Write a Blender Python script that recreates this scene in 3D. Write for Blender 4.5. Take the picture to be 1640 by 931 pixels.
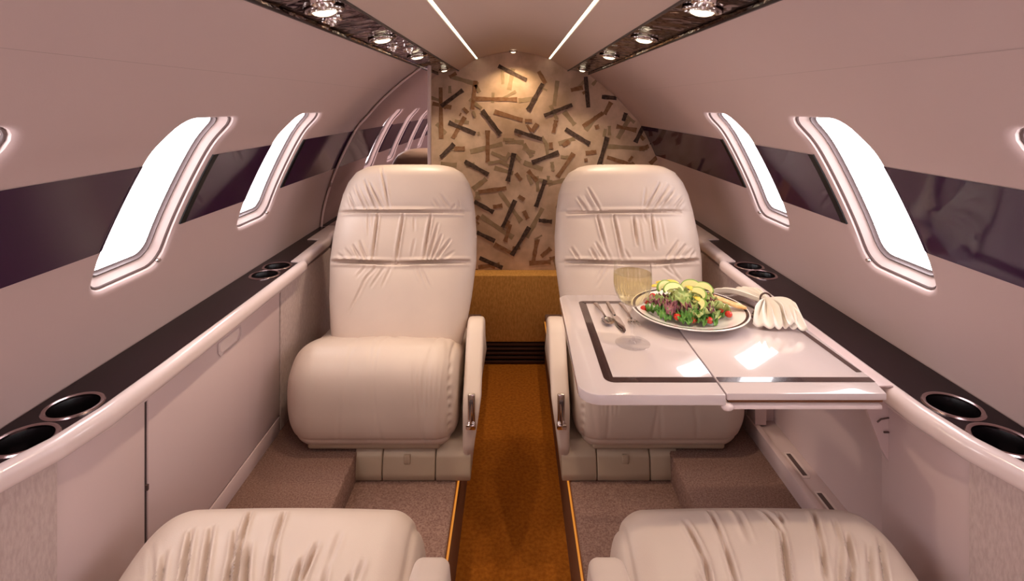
import bpy, bmesh, math, random
import numpy as np
from mathutils import Vector, Matrix, noise as mnoise

random.seed(7); rng = np.random.RandomState(11)
for o in list(bpy.data.objects): bpy.data.objects.remove(o)
S = bpy.context.scene
COL = S.collection
ZC = 1.264            # camera height above the aisle floor
F = 860.0             # focal length in pixels of the 1640 px frame

# ------------------------------------------------------------------ camera
cam = bpy.data.cameras.new('camera'); cam.sensor_width = 36; cam.lens = F/1640*36
cam.shift_x = -2/1640; cam.shift_y = -298.5/1640; cam.clip_start = 0.02
co = bpy.data.objects.new('camera', cam); COL.objects.link(co)
co.location = (0, 0, ZC); co.rotation_euler = (math.pi/2, 0, 0)
S.camera = co
# ------------------------------------------------------------------ look
S.view_settings.view_transform = 'Standard'; S.view_settings.look = 'None'
S.view_settings.gamma = 1; S.view_settings.use_curve_mapping = False
S.view_settings.exposure = 0.0
# ------------------------------------------------------------------ daylight outside
SKY = 10.0
w = bpy.data.worlds.new('daylight'); S.world = w; w.use_nodes = True
bg = w.node_tree.nodes['Background']; bg.inputs[0].default_value = (1, .94, .965, 1); bg.inputs[1].default_value = SKY

def area(name, loc, rot, sx, sy, power, color, spread=180):
    l = bpy.data.lights.new(name, 'AREA'); l.shape = 'RECTANGLE'; l.size = sx; l.size_y = sy
    l.energy = power; l.color = color; l.spread = math.radians(spread)
    o = bpy.data.objects.new(name, l); COL.objects.link(o); o.location = loc; o.rotation_euler = rot
    return o
# added fill light behind the camera
area('added_rear_fill', (0, -1.30, ZC-.35), (math.radians(90), 0, 0), .62, 1.0, 2.5, (1, .72, .88))
# added soft overhead fill above and behind the camera, without a fixture
area('added_overhead_fill', (0, -.15, ZC+.215), (math.radians(18), 0, 0), .30, .9, 2.5, (1, .86, .78))

# ------------------------------------------------------------------ helpers
ORG = {}
def link(name, me, mats, parent=None, smooth=True, base=None):
    o = bpy.data.objects.new(name, me); COL.objects.link(o)
    if not isinstance(mats, (list, tuple)): mats = [mats]
    for m in mats: me.materials.append(m)
    if smooth: me.polygons.foreach_set('use_smooth', [True]*len(me.polygons))
    org = ORG[parent.name] if parent else Vector(base or (0, 0, 0))
    if org.length > 0: me.transform(Matrix.Translation(-org))
    if parent: o.parent = parent
    else: o.location = org
    ORG[o.name] = org
    me.update()
    return o
def tag(o, label, cat, group=None, kind=None):
    if label: o['label'] = label
    if cat: o['category'] = cat
    if group: o['group'] = group
    if kind: o['kind'] = kind
    return o
def thing(name, label, cat, loc, group=None):
    o = bpy.data.objects.new(name, None); COL.objects.link(o); o.empty_display_size = .05
    o.location = loc; ORG[o.name] = Vector(loc)
    return tag(o, label, cat, group)
def pymesh(name, v, f, mi=None):
    me = bpy.data.meshes.new(name); me.from_pydata([tuple(map(float, p)) for p in v], [], f)
    if mi is not None: me.polygons.foreach_set('material_index', mi)
    return me
def fixn(me, auto=None):
    bm = bmesh.new(); bm.from_mesh(me); bmesh.ops.recalc_face_normals(bm, faces=bm.faces[:])
    bm.to_mesh(me); bm.free(); return me
def sharp(me, deg=35):
    me.polygons.foreach_set('use_smooth', [True]*len(me.polygons))
    bm = bmesh.new(); bm.from_mesh(me)
    for e in bm.edges:
        if len(e.link_faces) == 2 and e.calc_face_angle(0) > math.radians(deg): e.smooth = False
    bm.to_mesh(me); bm.free(); return me
class MB:                                   # collects shapes into one mesh
    def __init__(s): s.v = []; s.f = []; s.m = []
    def add(s, v, f, m=0):
        n = len(s.v); s.v += [tuple(p) for p in v]; s.f += [tuple(i+n for i in q) for q in f]; s.m += [m]*len(f); return s
    def addbm(s, bm, m=0):
        bm.verts.ensure_lookup_table(); bm.verts.index_update()
        s.add([v.co[:] for v in bm.verts], [[v.index for v in q.verts] for q in bm.faces], m); bm.free(); return s
    def box(s, x0, x1, y0, y1, z0, z1, bev=.0, m=0, seg=2):
        bm = bmesh.new(); bmesh.ops.create_cube(bm, size=1)
        x0, x1 = min(x0, x1), max(x0, x1)
        for v in bm.verts: v.co = ((x0+x1)/2+v.co.x*(x1-x0), (y0+y1)/2+v.co.y*(y1-y0), (z0+z1)/2+v.co.z*(z1-z0))
        if bev: bmesh.ops.bevel(bm, geom=bm.edges[:], offset=bev, segments=seg, profile=.5, affect='EDGES')
        return s.addbm(bm, m)
    def prism(s, poly, axis, a, b, bev=0, m=0, seg=3):   # poly in the two other axes
        bm = bmesh.new()
        def P(p, t):
            return {'x': (t, p[0], p[1]), 'y': (p[0], t, p[1]), 'z': (p[0], p[1], t)}[axis]
        A = [bm.verts.new(P(p, a)) for p in poly]; B = [bm.verts.new(P(p, b)) for p in poly]
        n = len(poly); bm.faces.new(A); bm.faces.new(B[::-1])
        for i in range(n): bm.faces.new((A[i], B[i], B[(i+1) % n], A[(i+1) % n]))
        bmesh.ops.recalc_face_normals(bm, faces=bm.faces[:])
        if bev:
            ed = [e for e in bm.edges if e.calc_face_angle(0) > .35]
            bmesh.ops.bevel(bm, geom=ed, offset=bev, segments=seg, profile=.5, affect='EDGES', clamp_overlap=True)
        return s.addbm(bm, m)
    def lathe(s, prof, c, n=40, m=0, axis='z', flute=0, fn=22):
        v = []; f = []
        for r, z in prof:
            for k in range(n):
                a = 2*math.pi*k/n; q = r+(flute*min(1, r/.02)*abs(math.sin(fn*a/2)) if flute else 0); v.append((c[0]+q*math.cos(a), c[1]+q*math.sin(a), c[2]+z))
        for i in range(len(prof)-1):
            for k in range(n):
                f.append((i*n+k, i*n+(k+1) % n, (i+1)*n+(k+1) % n, (i+1)*n+k))
        return s.add(v, f, m)
    def tube(s, pts, r, n=10, m=0, cap=True, flat=1.0):
        pts = [Vector(p) for p in pts]; v = []; f = []; N = len(pts)
        rr = r if isinstance(r, (list, tuple)) else [r]*N
        up = Vector((0, 0, 1)); 
        for i, p in enumerate(pts):
            t = (pts[min(i+1, N-1)]-pts[max(i-1, 0)]).normalized()
            u = up if abs(t.dot(up)) < .95 else Vector((1, 0, 0))
            a = t.cross(u).normalized(); b = a.cross(t).normalized()
            for k in range(n):
                q = 2*math.pi*k/n; v.append(p+a*(rr[i]*math.cos(q))+b*(rr[i]*flat*math.sin(q)))
        for i in range(N-1):
            for k in range(n): f.append((i*n+k, i*n+(k+1) % n, (i+1)*n+(k+1) % n, (i+1)*n+k))
        if cap: f.append(tuple(range(n))[::-1]); f.append(tuple((N-1)*n+k for k in range(n)))
        return s.add(v, f, m)
    def grid(s, G, m=0, closeu=False, closev=False):   # G[i][j] points
        G = np.asarray(G); a, b = G.shape[:2]; f = []
        for i in range(a if closeu else a-1):
            for j in range(b if closev else b-1):
                f.append((i*b+j, i*b+(j+1) % b, ((i+1) % a)*b+(j+1) % b, ((i+1) % a)*b+j))
        return s.add(G.reshape(-1, 3).tolist(), f, m)
    def sphere(s, c, r, n=16, m=0, sc=(1, 1, 1)):
        bm = bmesh.new(); bmesh.ops.create_uvsphere(bm, u_segments=n, v_segments=max(6, n//2), radius=r)
        for v in bm.verts: v.co = (c[0]+v.co.x*sc[0], c[1]+v.co.y*sc[1], c[2]+v.co.z*sc[2])
        return s.addbm(bm, m)
    def build(s, name, mats, parent=None, smooth=True, base=None, deg=35, fix=True):
        me = pymesh(name, s.v, s.f, s.m)
        if fix: fixn(me)
        if smooth: sharp(me, deg)
        return link(name, me, mats, parent, smooth=False, base=base)
def crom(pts, n, closed=False):
    P = np.array(pts, float); N = len(P); out = []
    segs = N if closed else N-1
    for i in range(segs):
        if closed: p0, p1, p2, p3 = P[(i-1) % N], P[i], P[(i+1) % N], P[(i+2) % N]
        else: p0, p1, p2, p3 = P[max(i-1, 0)], P[i], P[i+1], P[min(i+2, N-1)]
        for k in range(n):
            t = k/n
            out.append(.5*((2*p1)+(-p0+p2)*t+(2*p0-5*p1+4*p2-p3)*t*t+(-p0+3*p1-3*p2+p3)*t**3))
    if not closed: out.append(P[-1])
    return np.array(out)

# ------------------------------------------------------------------ materials
def srgb(r, g, b):
    c = lambda x: (x/255/12.92) if x/255 <= .04045 else ((x/255+.055)/1.055)**2.4
    return (c(r), c(g), c(b), 1)
def mat(name, col, rough=.5, metal=0, coat=0, spec=.5, bump=0, bscale=200, var=0, vscale=20, trans=0, ior=1.45,
        col2=None, stretch=(1, 1, 1), detail=3, sheen=0, coatr=.05, emis=None, estr=0, wave=0, wscale=10, sss=0):
    m = bpy.data.materials.new(name); m.use_nodes = True; nt = m.node_tree; b = nt.nodes['Principled BSDF']
    b.inputs['Base Color'].default_value = col; b.inputs['Roughness'].default_value = rough
    b.inputs['Metallic'].default_value = metal; b.inputs['Coat Weight'].default_value = coat
    b.inputs['Coat Roughness'].default_value = coatr; b.inputs['Specular IOR Level'].default_value = spec
    b.inputs['Transmission Weight'].default_value = trans; b.inputs['IOR'].default_value = ior
    b.inputs['Sheen Weight'].default_value = sheen
    if sss:
        b.inputs['Subsurface Weight'].default_value = sss; b.inputs['Subsurface Scale'].default_value = .01
    if emis: b.inputs['Emission Color'].default_value = emis; b.inputs['Emission Strength'].default_value = estr
    tc = nt.nodes.new('ShaderNodeTexCoord'); mp = nt.nodes.new('ShaderNodeMapping')
    mp.inputs['Scale'].default_value = stretch; nt.links.new(tc.outputs['Object'], mp.inputs[0])
    if var or col2:
        n = nt.nodes.new('ShaderNodeTexNoise'); n.inputs['Scale'].default_value = vscale; n.inputs['Detail'].default_value = detail
        nt.links.new(mp.outputs[0], n.inputs[0])
        r = nt.nodes.new('ShaderNodeValToRGB'); r.color_ramp.elements[0].position = .35; r.color_ramp.elements[1].position = .65
        c2 = col2 or tuple(x*(1-var) for x in col[:3])+(1,)
        r.color_ramp.elements[0].color = c2; r.color_ramp.elements[1].color = col
        nt.links.new(n.outputs[0], r.inputs[0]); nt.links.new(r.outputs[0], b.inputs['Base Color'])
    last = None
    if bump:
        n = nt.nodes.new('ShaderNodeTexNoise'); n.inputs['Scale'].default_value = bscale; n.inputs['Detail'].default_value = 2
        nt.links.new(mp.outputs[0], n.inputs[0])
        bp = nt.nodes.new('ShaderNodeBump'); bp.inputs['Strength'].default_value = bump; bp.inputs['Distance'].default_value = .002
        nt.links.new(n.outputs[0], bp.inputs['Height']); nt.links.new(bp.outputs[0], b.inputs['Normal']); last = bp
    if wave:
        n = nt.nodes.new('ShaderNodeTexNoise'); n.inputs['Scale'].default_value = wscale; n.inputs['Detail'].default_value = 1.5
        nt.links.new(mp.outputs[0], n.inputs[0])
        bp = nt.nodes.new('ShaderNodeBump'); bp.inputs['Strength'].default_value = wave; bp.inputs['Distance'].default_value = .01
        nt.links.new(n.outputs[0], bp.inputs['Height']); nt.links.new(bp.outputs[0], b.inputs['Normal'])
        if last: nt.links.new(last.outputs[0], bp.inputs['Normal'])
    return m
M = {}
M['wall'] = mat('wall_lining', (.58, .435, .415, 1), .55, bump=.05, bscale=600, spec=.3)
M['ceil'] = mat('ceiling_lining', (.58, .44, .39, 1), .55, spec=.3)
M['reveal'] = mat('window_reveal', (.72, .58, .55, 1), .30, spec=.5)
M['gasket'] = mat('grey_gasket', (.16, .12, .12, 1), .4)
M['groove'] = mat('shade_groove', (.10, .06, .055, 1), .5)
M['stripe'] = mat('plum_gloss_stripe', (.042, .014, .044, 1), .06, spec=.3, coat=.0, coatr=.03, wave=.03, wscale=6)
M['seam'] = mat('lining_seam', (.42, .31, .28, 1), .6)
M['stripend'] = mat('stripe_end_black', (.004, .003, .003, 1), .3, spec=.1)
M['dark'] = mat('dark_gloss_ceiling', (.16, .075, .06, 1), .06, metal=.85, coat=.2, wave=.7, wscale=16, col2=(.012, .005, .004, 1), vscale=22)
M['darktrim'] = mat('dark_trim', (.03, .012, .012, 1), .4)
M['cream'] = mat('cream_gloss', (.74, .60, .575, 1), .22, coat=.5, coatr=.08)
M['cab'] = mat('cabinet_laminate', (.64, .49, .48, 1), .35, coat=.15, coatr=.2)
M['gap'] = mat('panel_gap', (.05, .03, .03, 1), .8)
M['ledge'] = mat('plum_ledge', (.014, .006, .008, 1), .22, bump=.03, bscale=500, spec=.14)
M['cup'] = mat('cup_well', (.006, .004, .005, 1), .25)
M['ring'] = mat('cup_ring_metal', (.42, .31, .31, 1), .2, metal=1)
M['chrome'] = mat('chrome', (.8, .74, .72, 1), .12, metal=1)
M['chromedark'] = mat('smoked_chrome', (.42, .36, .34, 1), .15, metal=1)
M['silver'] = mat('silver', (.72, .66, .62, 1), .22, metal=1)
M['leather'] = mat('cream_leather', (.60, .475, .40, 1), .40, bump=.10, bscale=900, spec=.45, var=.05, vscale=9)
M['leatherdark'] = mat('shaded_leather_base', (.40, .30, .22, 1), .45, bump=.1, bscale=900)  # browner leather, its colour darkened for the shade under the cushion
M['fabric'] = mat('side_fabric', (.55, .43, .40, 1), .9, bump=.4, bscale=300, col2=(.46, .35, .32, 1), vscale=260, stretch=(1, 1, .3))
M['carpet'] = mat('beige_carpet', (.29, .175, .14, 1), 1, bump=.8, bscale=700, col2=(.17, .09, .07, 1), vscale=260, detail=5, spec=.1)
M['aisle'] = mat('amber_aisle_carpet', (.38, .125, .014, 1), .95, bump=.8, bscale=420, col2=(.27, .08, .008, 1), vscale=90, detail=6, spec=.1)
M['riser'] = mat('aisle_riser', (.20, .075, .03, 1), .8, bump=.4, bscale=300)
M['gold'] = mat('gold_fabric', (.74, .38, .10, 1), .85, bump=.6, bscale=500, col2=(.58, .28, .06, 1), vscale=130, stretch=(1, 1, .4))
M['grille'] = mat('brown_grille', (.06, .022, .012, 1), .5)
M['paper'] = mat('fibre_wallpaper', (.82, .60, .45, 1), .8, col2=(.58, .40, .27, 1), vscale=11, detail=7, bump=.3, bscale=60, stretch=(1, 1, 1))
M['bark_d'] = mat('wallpaper_dark_chip', (.055, .03, .022, 1), .8, col2=(.13, .08, .06, 1), vscale=90)
M['bark_m'] = mat('wallpaper_brown_chip', (.28, .125, .055, 1), .8, col2=(.36, .20, .11, 1), vscale=60)
M['bark_p'] = mat('wallpaper_tan_chip', (.37, .255, .145, 1), .8, col2=(.43, .31, .20, 1), vscale=40)
M['mirror'] = mat('tinted_mirror', (.62, .52, .52, 1), .015, metal=1)
M['pinkedge'] = mat('pale_pink_edge', (.70, .52, .50, 1), .3)
M['table'] = mat('table_lacquer', (.62, .52, .505, 1), .12, coat=1, coatr=.03)
M['inlay'] = mat('table_inlay', (.045, .022, .02, 1), .2, coat=.8)
M['china'] = mat('white_china', (.85, .78, .72, 1), .12, coat=.6)
M['china_rim'] = mat('dark_plate_band', (.06, .035, .03, 1), .2)
M['cloth'] = mat('napkin_cloth', (.84, .76, .67, 1), .85, bump=.3, bscale=800)
M['lettuce'] = mat('lettuce_green', (.17, .28, .06, 1), .5, col2=(.46, .50, .20, 1), vscale=60, sss=.1)
M['lettuce_d'] = mat('dark_lettuce', (.07, .20, .03, 1), .4, col2=(.16, .32, .06, 1), vscale=60)
M['radicchio'] = mat('radicchio', (.14, .025, .05, 1), .4, col2=(.35, .14, .14, 1), vscale=60)
M['tomato'] = mat('tomato_red', (.55, .03, .015, 1), .2, coat=.4)
M['avocado'] = mat('avocado_flesh', (.72, .68, .30, 1), .45)
M['avoskin'] = mat('avocado_edge', (.20, .33, .05, 1), .45)
M['pepper'] = mat('yellow_pepper', (.80, .56, .08, 1), .3, coat=.4)
M['bread'] = mat('toasted_bread', (.72, .38, .14, 1), .8, col2=(.80, .55, .30, 1), vscale=80, bump=.5, bscale=200)
def glassmat(name, tint, rough=0, grz=.4):
    m = bpy.data.materials.new(name); m.use_nodes = True; nt = m.node_tree; nt.nodes.clear()
    out = nt.nodes.new('ShaderNodeOutputMaterial'); mx = nt.nodes.new('ShaderNodeMixShader')
    tr = nt.nodes.new('ShaderNodeBsdfTransparent'); gl = nt.nodes.new('ShaderNodeBsdfGlossy'); lw = nt.nodes.new('ShaderNodeLayerWeight')
    pw = nt.nodes.new('ShaderNodeMath'); pw.operation = 'POWER'; pw.inputs[1].default_value = 4; lw.inputs[0].default_value = .5
    fr = nt.nodes.new('ShaderNodeMath'); fr.operation = 'MULTIPLY_ADD'; fr.inputs[1].default_value = grz; fr.inputs[2].default_value = .04
    nt.links.new(lw.outputs['Facing'], pw.inputs[0]); nt.links.new(pw.outputs[0], fr.inputs[0])
    tr.inputs[0].default_value = tint; gl.inputs['Roughness'].default_value = rough
    nt.links.new(fr.outputs[0], mx.inputs[0]); nt.links.new(tr.outputs[0], mx.inputs[1]); nt.links.new(gl.outputs[0], mx.inputs[2])
    nt.links.new(mx.outputs[0], out.inputs[0]); return m
M['pane'] = glassmat('window_pane', (.96, .96, .96, 1), .02)
M['glass'] = glassmat('clear_wine_glass', (.996, .996, .994, 1), .0, .6)
M['wine'] = glassmat('white_wine', (.97, .925, .70, 1), .04, 1.0)
def emit(name, col, s):
    return mat(name, (0, 0, 0, 1), .5, emis=col, estr=s)
M['led'] = emit('cove_led', (.98, 1, .74, 1), 3.0)
M['amber'] = emit('amber_aisle_led', (1, .33, .04, 1), .7)
M['bulb'] = emit('warm_bulb', (1, .85, .60, 1), 2.2)

# ------------------------------------------------------------------ cabin shell
Y0, Y1 = -1.42, 2.70
prof = crom([(.377, .150), (.45, .094), (.528, .025), (.592, -.045), (.643, -.108), (.716, -.257), (.760, -.39), (.776, -.49), (.778, -.62)], 24)
seg = np.r_[0, np.cumsum(np.hypot(*np.diff(prof, axis=0).T))]
SMAX = seg[-1]
def PS(s): return np.interp(s, seg, prof[:, 0]), np.interp(s, seg, prof[:, 1])
def NS(s):
    a = PS(np.clip(s-.004, 0, SMAX)); b = PS(np.clip(s+.004, 0, SMAX)); tx, tz = b[0]-a[0], b[1]-a[1]
    L = np.hypot(tx, tz); return -tz/L, tx/L       # outward normal
def s_of_z(z): return float(np.interp(-z, -prof[:, 1], seg))
def surf(side, y, s, out=0.0):
    x, z = PS(s); nx, nz = NS(s)
    return np.stack([side*(x+nx*out), np.broadcast_to(y, np.shape(x))+0*x, ZC+z+nz*out], -1)
WS0, WS1 = s_of_z(-.029), s_of_z(-.342)
WW = .200; PITCH = .5
WSTART = [.942+PITCH*k for k in range(-4, 2)]
SA, SB = WS0-.07, WS1+.06
cy_half = PITCH/2
hc = (SA+SB)/2
def rrect(hw, hh, r, ang):       # ray-cast rounded rectangle
    r = min(r, hw-1e-4, hh-1e-4); ys = []; ss = []
    for a in ang:
        c, s_ = math.cos(a), math.sin(a)
        lo, hi = 0, 2
        for _ in range(40):
            m_ = (lo+hi)/2; px, py = abs(m_*c), abs(m_*s_)
            dx, dy = px-(hw-r), py-(hh-r)
            inside = (px <= hw and py <= hh) and not (dx > 0 and dy > 0 and dx*dx+dy*dy > r*r)
            if inside: lo = m_
            else: hi = m_
        ys.append(lo*c); ss.append(lo*s_)
    return np.array(ys), np.array(ss)
wsc = (WS0+WS1)/2; whh = (WS1-WS0)/2; whw = WW/2
corner = [math.atan2(SB-wsc, cy_half), math.atan2(SB-wsc, -cy_half), math.atan2(SA-wsc, -cy_half), math.atan2(SA-wsc, cy_half)]
ang = sorted(set([round(2*math.pi*k/112-math.pi, 9) for k in range(112)]+[round(a, 9) for a in corner]))
def rectray(a):
    c, s_ = math.cos(a), math.sin(a); t = []
    if abs(c) > 1e-9: t.append(cy_half/abs(c))
    if s_ > 1e-9: t.append((SB-wsc)/s_)
    if s_ < -1e-9: t.append((SA-wsc)/s_)
    return min(t)*c, min(t)*s_
RR = np.array([rectray(a) for a in ang])
hy, hs = rrect(whw, whh, .038, ang)
win_no = 0
for side, sname in ((-1, 'left'), (1, 'right')):
    mb = MB()
    for ys in WSTART:
        yc = ys+whw
        G = []
        for k in range(11):
            t = (k/10)**1.3
            yy = hy*(1-t)+RR[:, 0]*t; ss = hs*(1-t)+RR[:, 1]*t
            out = .006*max(0, 1-k/2.2)**2
            G.append(surf(side, yc+yy, wsc+ss, out))
        mb.grid(G, closev=True)
    yl, yr = WSTART[0]+whw-cy_half, WSTART[-1]+whw+cy_half
    def plain(ya, yb, sa, sb, ny, ns):
        mb.grid([surf(side, y, np.linspace(sa, sb, ns)) for y in np.linspace(ya, yb, ny)])
    plain(Y0, Y1, 0, SA, 12, 24); plain(Y0, Y1, SB, SMAX, 12, 24)
    plain(Y0, yl, SA, SB, 3, 60); plain(yr, Y1, SA, SB, 6, 60)
    for yb in [yl+PITCH*k for k in range(len(WSTART)+1)]:
        mb.grid([surf(side, y, np.linspace(SA-.02, SB+.02, 60), .0015) for y in (yb-.015, yb+.015)])
    for sb_ in (SA, SB):
        mb.grid([surf(side, y, np.linspace(sb_-.012, sb_+.012, 4), .0015) for y in np.linspace(Y0, Y1, 12)])
    # lower wall down behind the cabinets
    mb.grid([[(side*PS(SMAX)[0], y, ZC-.62), (side*.778, y, ZC-1.02)] for y in (Y0, Y1)])
    wl = mb.build('wall_'+sname, M['wall'], deg=80, fix=False); wl['kind'] = 'structure'
    # hairline seam of the upper lining panel
    sm = MB(); s0 = s_of_z(.055)
    sm.grid([surf(side, y, np.array([s0, s0+.0007]), -.0003) for y in (Y0, Y1)])
    sm.build('trim_'+str(1 if side < 0 else 2), M['seam'])['kind'] = 'structure'
    # windows
    for wi, ys in enumerate(WSTART):
        yc = ys+whw; win_no += 1
        def ring(ins, out, tilt=0):
            a, b = rrect(whw-ins, whh-ins, .038-ins*.4, ang)
            return surf(side, yc+a, wsc+b, out)
        wo = MB().grid([ring(0, .006), ring(.0015, .010), ring(.004, .014), ring(.010, .021), ring(.014, .027), ring(.017, .029), ring(.019, .036)], closev=True).build('window_%d' % win_no, M['reveal'], base=(side*.68, yc, ZC-.32), deg=50)
        wo['kind'] = 'structure'
        MB().grid([ring(.0155, .0290), ring(.0165, .0275), ring(.0195, .0275), ring(.0205, .031), ring(.0225, .034), ring(.025, .035)], closev=True).build('gasket', M['gasket'], wo)
        MB().grid([ring(.0025, .0095), ring(.0042, .0110), ring(.0050, .0140), ring(.0028, .0125)], closev=True, closeu=True).build('shade_track', M['groove'], wo)
        pr = ring(.023, .0345)
        c = pr.mean(0)
        pm = MB(); rows = [pr*(1-t)+c*t for t in (0, .25, .5, .75, .97)]
        pm.grid(rows, closev=True); n = len(ang)
        pm.f.append(tuple(4*n+k for k in range(n))); pm.m.append(0)
        pm.build('pane', M['pane'], wo)
        # small shade pull at the foot of the far jamb
        kb = MB(); p = surf(side, ys+WW-.010, np.array([WS1-.012]), .006)[0]
        kb.sphere(p, .0055, 12, sc=(1, 1.3, .8)); kb.build('shade_pull', M['chrome'], wo)
        # portal so daylight is sampled through the opening
        x, z = PS(wsc); nx, nz = NS(wsc)
        l = area('window_portal', (side*(x+nx*.075), yc, ZC+z+nz*.075), (0, 0, 0), .17, .36, 1, (1, 1, 1)); l.data.cycles.is_portal = True
        d = Vector((-side*nx, 0, -nz)); l.rotation_euler = d.to_track_quat('-Z', 'Y').to_euler()
        l.data.size, l.data.size_y = .20, .40
    # glossy stripe between the windows
    s1, s2 = s_of_z(-.108), s_of_z(-.257)
    edges = [Y0]+sum([[y, y+WW] for y in WSTART], [])+[Y1]
    for k in range(0, len(edges), 2):
        a, b = edges[k], edges[k+1]
        if k > 0: a += .009
        if k < len(edges)-2: b -= .0004
        if b <= Y0 or b-a < .02: continue
        st = MB(); ss = np.linspace(s1, s2, 24)
        def fl(y):
            dl = max(0, b-y) if k < len(edges)-2 else 9
            kk = 10*(min(dl/(cy_half-whw), 1))**(1/1.3)
            return -.0012+.006*max(0, 1-kk/2.2)**2
        yy = np.concatenate([np.linspace(a, b-.03, 6), b-.03*(1-np.linspace(0, 1, 16)[1:])])
        st.grid([surf(side, y, ss, fl(y)) for y in yy])
        st.grid([surf(side, a, ss, -.0012), surf(side, a, ss, .006)], m=1)
        if k > 0: st.grid([surf(side, y, ss, -.0016) for y in (a, a+.020)], m=1)
        st.build('trim_stripe', [M['stripe'], M['stripend']], fix=False)['kind'] = 'structure'

# ceiling
cp = [(x, .262-.034*(x/.176)**2) for x in np.linspace(-.176, .176, 25)]
MB().grid([[(x, y, ZC+z) for x, z in cp] for y in np.linspace(Y0, Y1, 6)]).build('ceiling', M['ceil'], fix=False)['kind'] = 'structure'
for side in (-1, 1):
    sp = crom([(.186, .224), (.205, .215), (.24, .192), (.275, .168)], 6)
    g = MB().grid([[(side*x, y, ZC+z) for x, z in sp] for y in (Y0, Y1)])
    g.grid([[(side*.186, y, ZC+.224), (side*.188, y, ZC+.245)] for y in (Y0, Y1)])
    g.grid([[(side*.176, y, ZC+.228), (side*.176, y, ZC+.245), (side*.190, y, ZC+.245)] for y in (Y0, Y1)])
    g.build('ceiling', M['ceil'], fix=False)['kind'] = 'structure'
    d = MB().grid([[(side*.275, y, ZC+.168), (side*.276, y, ZC+.172), (side*.376, y, ZC+.155), (side*.377, y, ZC+.150)] for y in np.linspace(Y0, Y1, 40)])
    d.build('trim_%d' % (3 if side < 0 else 4), M['dark'], fix=False, deg=60)['kind'] = 'structure'
    e = MB(); e.box(side*.272, side*.277, Y0, Y1, ZC+.1655, ZC+.1695); e.box(side*.375, side*.379, Y0, Y1, ZC+.1465, ZC+.1505)
    e.build('trim_%d' % (5 if side < 0 else 6), M['darktrim'])['kind'] = 'structure'
    L = MB().box(side*.1785, side*.1845, Y0+.02, Y1-.02, ZC+.2262, ZC+.2300)
    tag(L.build('cove_light', M['led'], base=(side*.181, .6, ZC+.228)), '%s of the two thin glowing strip lights running along the ceiling panel' % ('left' if side < 0 else 'right'), 'strip light')

# end walls
full = [(-x, z) for x, z in prof[::-1][::3]]+[(-.377, .150), (-.275, .168), (-.186, .224)]+[(x, z) for x, z in cp]+[(.186, .224), (.275, .168)]+[(x, z) for x, z in prof[::3]]
outer = [(x+(.03 if x > 0 else -.03)*(abs(x) > .3), z+.03) for x, z in full]
poly = outer+[(.79, -1.264), (-.79, -1.264)]
ew = MB()
ew.prism([(x, ZC+z) for x, z in poly], 'y', Y1, Y1+.04)
bars_d = [(275,60,380,112),(440,125,385,225),(445,245,550,205),(600,100,610,215),(215,225,283,315),(90,270,190,312),(335,300,437,333),(525,295,615,350),(62,210,143,150),(333,385,310,490),(400,420,500,382),(450,485,415,585),(338,560,290,662),(185,565,257,605),(680,325,650,430),(390,660,325,765),(150,415,238,465),(195,680,262,712),(815,285,785,345),(110,350,60,400),(205,775,290,812),(425,635,475,640),(750,235,740,265),(660,175,715,180),(20,30,50,70),(840,345,860,350)]
bars_m = [(555,385,495,475),(665,235,590,285),(715,285,790,300),(680,400,780,432),(190,115,178,222),(190,182,345,185),(260,230,365,262),(490,262,480,310),(235,300,235,420),(150,250,105,330),(420,275,400,305),(385,450,420,490),(200,530,305,515),(340,460,360,485),(420,705,405,790),(260,725,330,760),(320,650,300,715),(370,600,385,630),(110,368,150,368),(545,150,590,140),(695,195,670,240),(425,80,450,125),(870,395,840,425),(435,770,470,740),(60,140,62,330),(770,420,782,435),(640,280,645,295),(600,385,640,380),(255,585,290,580),(30,200,100,215),(200,810,280,800),(390,795,470,790),(800,370,830,365),(350,545,372,560),(470,345,472,370)]
bars_p = [(330,70,315,150),(495,115,483,210),(680,360,820,368),(300,340,370,345),(370,350,400,400),(260,440,330,460),(120,430,60,425),(210,620,330,700),(550,480,460,500),(100,100,200,130),(350,190,420,180),(520,230,560,280),(600,300,640,250),(280,530,360,640),(440,590,380,700),(370,420,440,445),(170,380,290,350),(500,350,560,330),(720,330,760,260),(230,480,180,520)]
def bar(a, b, c, d, wd, mi, off):
    def W(x, y): return ((680+x/2.3275-822)/F*Y1, ZC-(80+y/2.3275-167)/F*Y1)
    p, q = Vector(W(a, b)), Vector(W(c, d)); t = (q-p).normalized(); n = Vector((-t[1], t[0]))
    N = 5; V = []
    for i in range(N+1):
        m_ = p.lerp(q, i/N); k = wd*(1+.18*random.uniform(-1, 1))*(1.15 if i in (0, N) else 1)
        V += [m_+n*k, m_-n*k]
    v = [(u[0], Y1-off, u[1]) for u in V]; f = [(2*i, 2*i+2, 2*i+3, 2*i+1) for i in range(N)]
    ew.add(v, f, mi)
for k, b in enumerate(bars_p): bar(*b, .011, 3, .0006+.00002*k)
for k in range(60):                      # paler chips scattered behind the seats and overlapping
    x, y, a, l = random.uniform(20, 900), random.uniform(60, 830), random.uniform(0, 3.1), random.uniform(30, 60)
    bar(x, y, x+l*math.cos(a), y+l*math.sin(a), .008, 3, .0011+.00002*k)
for k in range(46):
    x, y, a, l = random.uniform(20, 900), random.uniform(60, 830), random.uniform(0, 3.1), random.uniform(12, 34)
    bar(x, y, x+l*math.cos(a), y+l*math.sin(a), random.uniform(.004, .011), 2 if k % 3 else 3, .0029+.00001*k)
for k, b in enumerate(bars_m): bar(*b, .0100, 2, .0020+.00002*k)
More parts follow.
